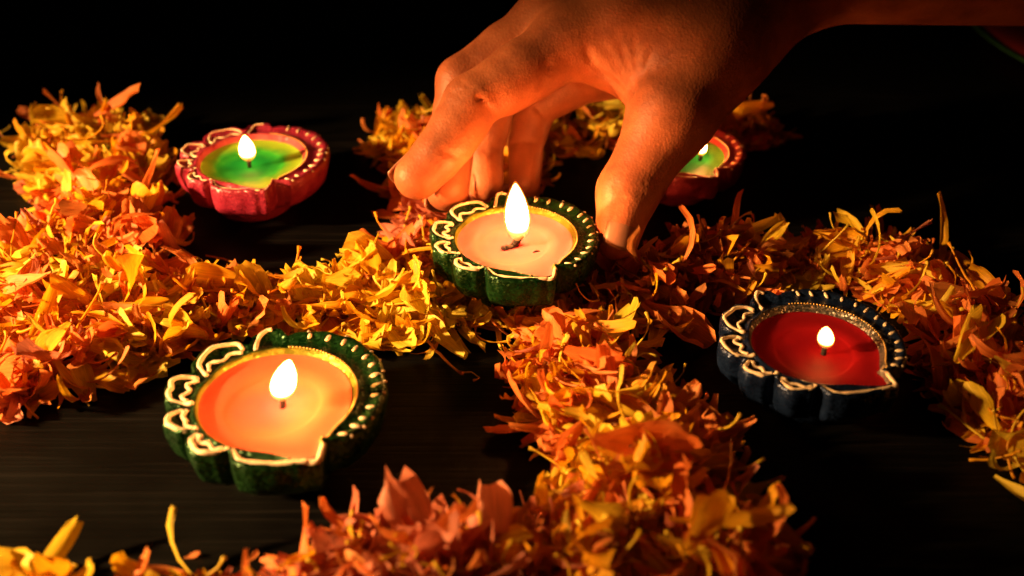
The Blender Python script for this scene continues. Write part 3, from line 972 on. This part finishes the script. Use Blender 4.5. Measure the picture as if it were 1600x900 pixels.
def poly_world(px, z=0.003):
    return [tuple(at_height(x, y, z)[:2]) for x, y in px]
def inside_dist(P, poly):
    """signed distance (positive inside) of points P to a polygon"""
    P = np.asarray(P); A = np.array(poly); B = np.roll(A, -1, 0)
    ins = np.zeros(len(P), bool); dm = np.full(len(P), 9.0)
    for a, b in zip(A, B):
        d = b - a
        t = np.clip(((P - a) @ d) / (d @ d + 1e-12), 0, 1)
        dm = np.minimum(dm, np.linalg.norm(P - a - t[:, None] * d, axis=1))
        cond = ((a[1] > P[:, 1]) != (b[1] > P[:, 1]))
        xi = a[0] + (P[:, 1] - a[1]) / (b[1] - a[1] + 1e-15) * d[0]
        ins ^= cond & (P[:, 0] < xi)
    return np.where(ins, dm, -dm)

# colour patches, photo pixels: (x, y, weights yellow amber orange salmon brown)
PATCH = [(60, 200, (2, 2, 3, 2, 0)), (150, 190, (6, 2, 1, 0, 0)), (230, 220, (4, 3, 1, 0, 1)), (60, 240, (6, 2, 1, 0, 0)), (150, 260, (5, 3, 2, 0, 0)),
         (140, 300, (1, 2, 6, 1, 0)), (80, 350, (1, 2, 4, 3, 0)), (220, 360, (1, 3, 4, 0, 1)), (100, 410, (3, 3, 3, 1, 0)), (250, 430, (2, 3, 4, 0, 0)),
         (40, 480, (1, 3, 5, 1, 0)), (160, 500, (4, 3, 3, 0, 0)), (280, 470, (3, 3, 3, 0, 0)), (60, 580, (1, 2, 5, 2, 0)), (200, 570, (3, 3, 2, 0, 1)), (340, 500, (1, 3, 4, 0, 2)), (40, 625, (0, 1, 3, 5, 0)),
         (430, 460, (4, 4, 1, 0, 0)), (540, 450, (5, 4, 1, 0, 0)), (640, 470, (6, 4, 0, 0, 0)), (640, 400, (2, 3, 4, 2, 0)), (720, 500, (6, 4, 0, 0, 0)), (640, 340, (0, 2, 4, 4, 0)),
         (840, 490, (1, 3, 5, 0, 0)), (900, 560, (1, 3, 6, 2, 0)), (980, 580, (0, 3, 5, 0, 1)), (860, 650, (2, 3, 2, 0, 2)), (980, 680, (6, 4, 1, 0, 0)), (1080, 660, (3, 4, 2, 0, 0)), (1130, 720, (0, 2, 6, 1, 0)),
         (950, 780, (6, 3, 1, 0, 0)), (1050, 780, (3, 4, 3, 0, 0)), (1150, 830, (0, 2, 4, 1, 3)), (900, 850, (3, 4, 2, 1, 0)), (1020, 870, (2, 4, 3, 0, 0)),
         (560, 820, (0, 0, 2, 6, 0)), (700, 850, (0, 0, 2, 6, 1)), (790, 860, (0, 1, 3, 5, 0)), (620, 890, (0, 0, 2, 6, 1)),
         (50, 890, (5, 4, 1, 0, 0)), (330, 890, (3, 4, 2, 1, 0)), (450, 890, (1, 2, 3, 3, 0)),
         (590, 200, (4, 3, 2, 0, 0)), (660, 200, (4, 3, 2, 1, 0)), (900, 200, (3, 3, 2, 0, 2)), (960, 170, (3, 2, 3, 0, 0)), (1150, 190, (4, 3, 1, 0, 2)),
         (1000, 470, (1, 3, 3, 0, 3)), (1080, 420, (0, 3, 3, 0, 3)), (1180, 380, (1, 4, 3, 0, 1)), (1260, 400, (3, 4, 2, 0, 0)), (1340, 400, (2, 3, 4, 1, 0)), (1400, 370, (1, 2, 3, 4, 0)), (1400, 430, (4, 4, 3, 0, 0)),
         (1480, 460, (2, 3, 4, 0, 0)), (1540, 520, (1, 3, 5, 0, 1)), (1480, 560, (0, 2, 4, 0, 3)), (1560, 600, (0, 3, 5, 0, 1)), (1560, 680, (3, 4, 3, 0, 0)), (1590, 740, (5, 3, 0, 0, 0))]
PW = [(np.array(at_height(x, y, .01)[:2]), np.array(wt, float)) for x, y, wt in PATCH]
def pick_colour(p, rd):
    ws = np.zeros(5)
    for q, wt in PW:
        d2 = float((p[0] - q[0]) ** 2 + (p[1] - q[1]) ** 2)
        ws += wt / wt.sum() * math.exp(-d2 / (2 * 0.016 ** 2))
    if ws.sum() < 1e-9: ws += 1
    ws = ws ** 1.3
    return rd.choices(range(5), weights=ws / ws.sum())[0]
def lamp_clear(p):
    """how far (m) outside the nearest lamp's foot-print"""
    best = 9
    for key, (c, sc) in LAMPS.items():
        r = (0.031 if key != 'centre' else 0.0275) * sc
        best = min(best, math.hypot(p[0] - c.x, p[1] - c.y) - r)
    return best

ARMS = [
 ('petal_drift', 'tall drift of yellow and orange petals left of the crimson lamp', 0.021, 210, 330,
  [(38, 222), (90, 200), (160, 188), (225, 205), (262, 232), (250, 290), (238, 340), (285, 385), (270, 425), (30, 425), (75, 345), (60, 300), (36, 268)]),
 ('petal_drift', 'wide drift of orange and yellow petals from the left edge to the held lamp', 0.018, 300, 800,
  [(-60, 430), (40, 415), (270, 420), (310, 455), (420, 462), (500, 440), (600, 405), (660, 385), (760, 400), (880, 450), (890, 485), (800, 497), (740, 520), (640, 545), (560, 535), (440, 520), (310, 530), (230, 580), (150, 600), (90, 622), (0, 632), (-60, 632)]),
 ('petal_drift', 'low drift of amber petals on the table behind the hand', 0.019, 220, 300,
  [(560, 205), (620, 190), (700, 190), (860, 190), (960, 180), (1060, 195), (1150, 200), (1205, 218), (1150, 228), (1060, 240), (960, 236), (860, 240), (848, 285), (800, 320), (700, 372), (625, 385), (610, 330), (612, 250), (580, 240)]),
 ('petal_drift', 'drift of yellow and orange petals running from the held lamp to the bottom edge', 0.019, 280, 600,
  [(800, 490), (890, 475), (960, 500), (985, 560), (1000, 615), (1090, 650), (1140, 705), (1150, 770), (1210, 840), (1215, 980), (830, 980), (850, 880), (830, 800), (880, 745), (850, 690), (815, 640), (815, 580)]),
 ('petal_drift', 'long curved drift of brownish orange petals behind and right of the navy lamp', 0.020, 300, 700,
  [(915, 470), (960, 430), (1040, 400), (1100, 375), (1180, 385), (1240, 385), (1330, 380), (1420, 400), (1490, 440), (1550, 480), (1600, 530), (1680, 570), (1680, 775), (1600, 728), (1545, 700), (1490, 655), (1450, 600), (1440, 545), (1405, 480), (1320, 445), (1250, 440), (1150, 470), (1080, 475), (1040, 520), (950, 495)]),
 ('petal_drift', 'heap of dusky salmon pink petals at the bottom edge', 0.018, 190, 330,
  [(478, 880), (520, 850), (570, 835), (640, 845), (760, 845), (830, 850), (850, 985), (440, 985)]),
 ('petal_drift', 'small heap of amber petals right behind the maroon lamp', 0.026, 42, 60,
  [(1085, 200), (1140, 184), (1190, 196), (1222, 216), (1195, 230), (1150, 222), (1110, 214)]),
 ('petal_drift', 'thin scatter of yellow petals along the bottom left edge', 0.005, 26, 30,
  [(-30, 905), (50, 893), (130, 905), (260, 912), (320, 890), (400, 893), (470, 888), (480, 960), (-30, 960)]),
]
def rot(yaw, pitch, roll):
    return Euler((roll, -pitch, yaw), 'XYZ').to_matrix()
def build_arm(name, label, H, n_top, n_fill, poly_px, seed):
    rd = random.Random(seed); rg = np.random.default_rng(seed)
    poly = poly_world(poly_px)
    A = np.array(poly); lo, hi = A.min(0), A.max(0)
    c = A.mean(0)
    root = empty(name, (c[0], c[1], 0))
    tag(root, label, 'flower petals', 'drifts of marigold petals on the table')
    def sample(n, inset):
        out = []
        while len(out) < n:
            P = lo + (hi - lo) * rg.random((n * 3, 2))
            d = inside_dist(P, poly)
            for p, q in zip(P, d):
                if q > inset and len(out) < n: out.append((p, q))
        return out
    def height(p, d):
        h = H * min(1.0, max(0.0, d) / 0.017) ** 0.6
        h *= 0.78 + 0.3 * math.sin(p[0] * 140 + seed) * math.cos(p[1] * 120 + 2 * seed) + 0.22 * math.sin(p[0] * 330 + p[1] * 210)
        cl = lamp_clear(p)
        if cl < 0.006: h = min(h, 0.0065 + max(0, cl) * 1.2)
        return max(h, 0.0005)
    # buried petals: one mass
    V, Fc, UV, MI = [], [], [], []
    for p, d in sample(n_fill, 0.001):
        h = height(p, d)
        cl = lamp_clear(p)
        if cl < -0.002 and not (LAMPS['centre'][0] - Vector((p[0], p[1], LAMPS['centre'][0].z))).length < 0.03: continue
        z = h * rd.uniform(0.02, 0.8) ** 1.0
        t = rd.randrange(NFLAT); mi = pick_colour(p, rd)
        s = rd.uniform(.95, 1.35)
        Rm = rot(rd.uniform(0, 6.283), rd.gauss(0.05, .28), rd.gauss(0, .5)) * s
        off = Vector((p[0] - c[0], p[1] - c[1], z)) - Rm @ Vector((0.008, 0, 0))
        v0 = len(V)
        vs = [Rm @ Vector(v) + off for v in TPL[t][0]]
        mz = min(v.z for v in vs)
        if mz < 0.0004:
            vs = [Vector((v.x, v.y, v.z + 0.0004 - mz)) for v in vs]
        if cl < 0.004:
            vs = [Vector((v.x, v.y, min(v.z, .0085))) for v in vs]
        V += vs
        Fc += [tuple(v0 + i for i in f) for f in TPL[t][1]]
        UV += TPL[t][2]; MI += [mi] * len(TPL[t][1])
    me = mesh('buried_petals', V, Fc)
    ul = me.uv_layers.new(name='petal')
    lv = np.zeros(len(me.loops), dtype=np.int32); me.loops.foreach_get('vertex_index', lv)
    ul.data.foreach_set('uv', np.array(UV, dtype=np.float32)[lv].ravel())
    for m in M_PETAL: me.materials.append(m)
    if len(me.polygons) == len(MI): me.polygons.foreach_set('material_index', MI)
    o = link('buried_petals', me, None, root)
    tag(o, kind='stuff')
    # petals lying on top, each its own piece
    n = 0
    for p, d in sample(int(n_top * 1.35), -0.0008):
        if n >= n_top: break
        cl = lamp_clear(p)
        if cl < 0.003: continue
        h = height(p, d)
        mi = pick_colour(p, rd)
        q = rd.random()
        if q < .71: t = rd.randrange(NFLAT)
        elif q < .81: t = TRUMPET0 + rd.randrange(3)
        else: t = CURL0 + rd.randrange(5)
        nm = 'petal' if t < CURL0 else 'filament'
        if nm == 'filament': mi = rd.choice((0, 0, 1, mi))
        s = rd.uniform(.75, 1.1) * (1.0 if rd.random() < .6 else 1.55) if t < CURL0 else rd.uniform(.8, 1.3)
        pitch = rd.gauss(.12, .38) if t < CURL0 else rd.gauss(.3, .4)
        Rm = rot(rd.uniform(0, 6.283), pitch, rd.gauss(0, .75)) * s
        z = h * rd.uniform(.72, 1.06) + 0.0015
        off = Vector((p[0], p[1], z)) - Rm @ Vector((0.008, 0, 0.001))
        vs = [Rm @ Vector(v) + off for v in TPL[t][0]]
        mz = min(v.z for v in vs)
        if mz < 0.0005: off.z += 0.0005 - mz
        if min(lamp_clear((v.x, v.y)) for v in vs[::3]) < 0.0 : 
            if rd.random() < .85 or cl < .01: continue
        o = bpy.data.objects.new(nm, tpl_mesh(t, mi))
        COL.objects.link(o)
        o.parent = root
        o.matrix_local = Matrix.Translation(off - Vector((c[0], c[1], 0))) @ Rm.to_4x4()
        n += 1
    return root
for k, a in enumerate(ARMS):
    build_arm(*a, seed=100 + k)

# ------------------------------------------------------------------ stray petals lying alone on the table
def stray(name, label, px, py, t, mi, yaw, pitch=0.15, roll=0.2, s=1.0, z=0.0):
    o = bpy.data.objects.new(name, tpl_mesh(t, mi))
    COL.objects.link(o)
    Rm = rot(math.radians(yaw), pitch, roll) * s
    vs = [Rm @ Vector(v) for v in TPL[t][0]]
    p = at_height(px, py, 0.003)
    off = Vector((p.x, p.y, z + 0.0004 - min(v.z for v in vs))) - Vector(((Rm @ Vector((.008, 0, 0))).x, (Rm @ Vector((.008, 0, 0))).y, 0))
    o.matrix_world = Matrix.Translation(off) @ Rm.to_4x4()
    tag(o, label, 'petal', 'stray petals on the bare table')
stray('stray_petal', 'bright orange petal standing up between the left drift and the crimson lamp', 292, 362, 4, 2, 70, .7, .2, .9)
stray('stray_petal', 'small pale pink petal on the table at the far left edge', 12, 358, 11, 3, 110, .3, .3, .7)
stray('stray_petal', 'yellow petal lying alone at the lower right edge', 1592, 760, 6, 0, -60, .1, .4, 1.0)
stray('stray_petal', 'tiny orange petal lying on the table above the bottom left scatter', 302, 858, 11, 2, 20, .05, .2, .38)
stray('stray_petal', 'tiny slanted orange petal near the dusky heap at the bottom', 396, 858, 11, 2, 60, .05, .2, .36)
stray('stray_filament', 'long thin curled filament beside the bright orange petal at left', 350, 398, CURL0 + 3, 1, -20, .0, .8, 1.1)
stray('stray_filament', 'thin curled yellow filament on the bare table below the middle drift', 745, 578, CURL0 + 1, 0, -15, .0, 1.2, .8)
stray('dry_twig', 'straight thin dry twig sticking out below the middle drift', 690, 560, CURL0 + 4, 1, -58, -.05, .2, 1.2, .003)
stray('stray_filament', 'pale thin filament lying at the far left edge beside the upper drift', 12, 200, CURL0 + 2, 0, 10, .0, .6, 1.0)
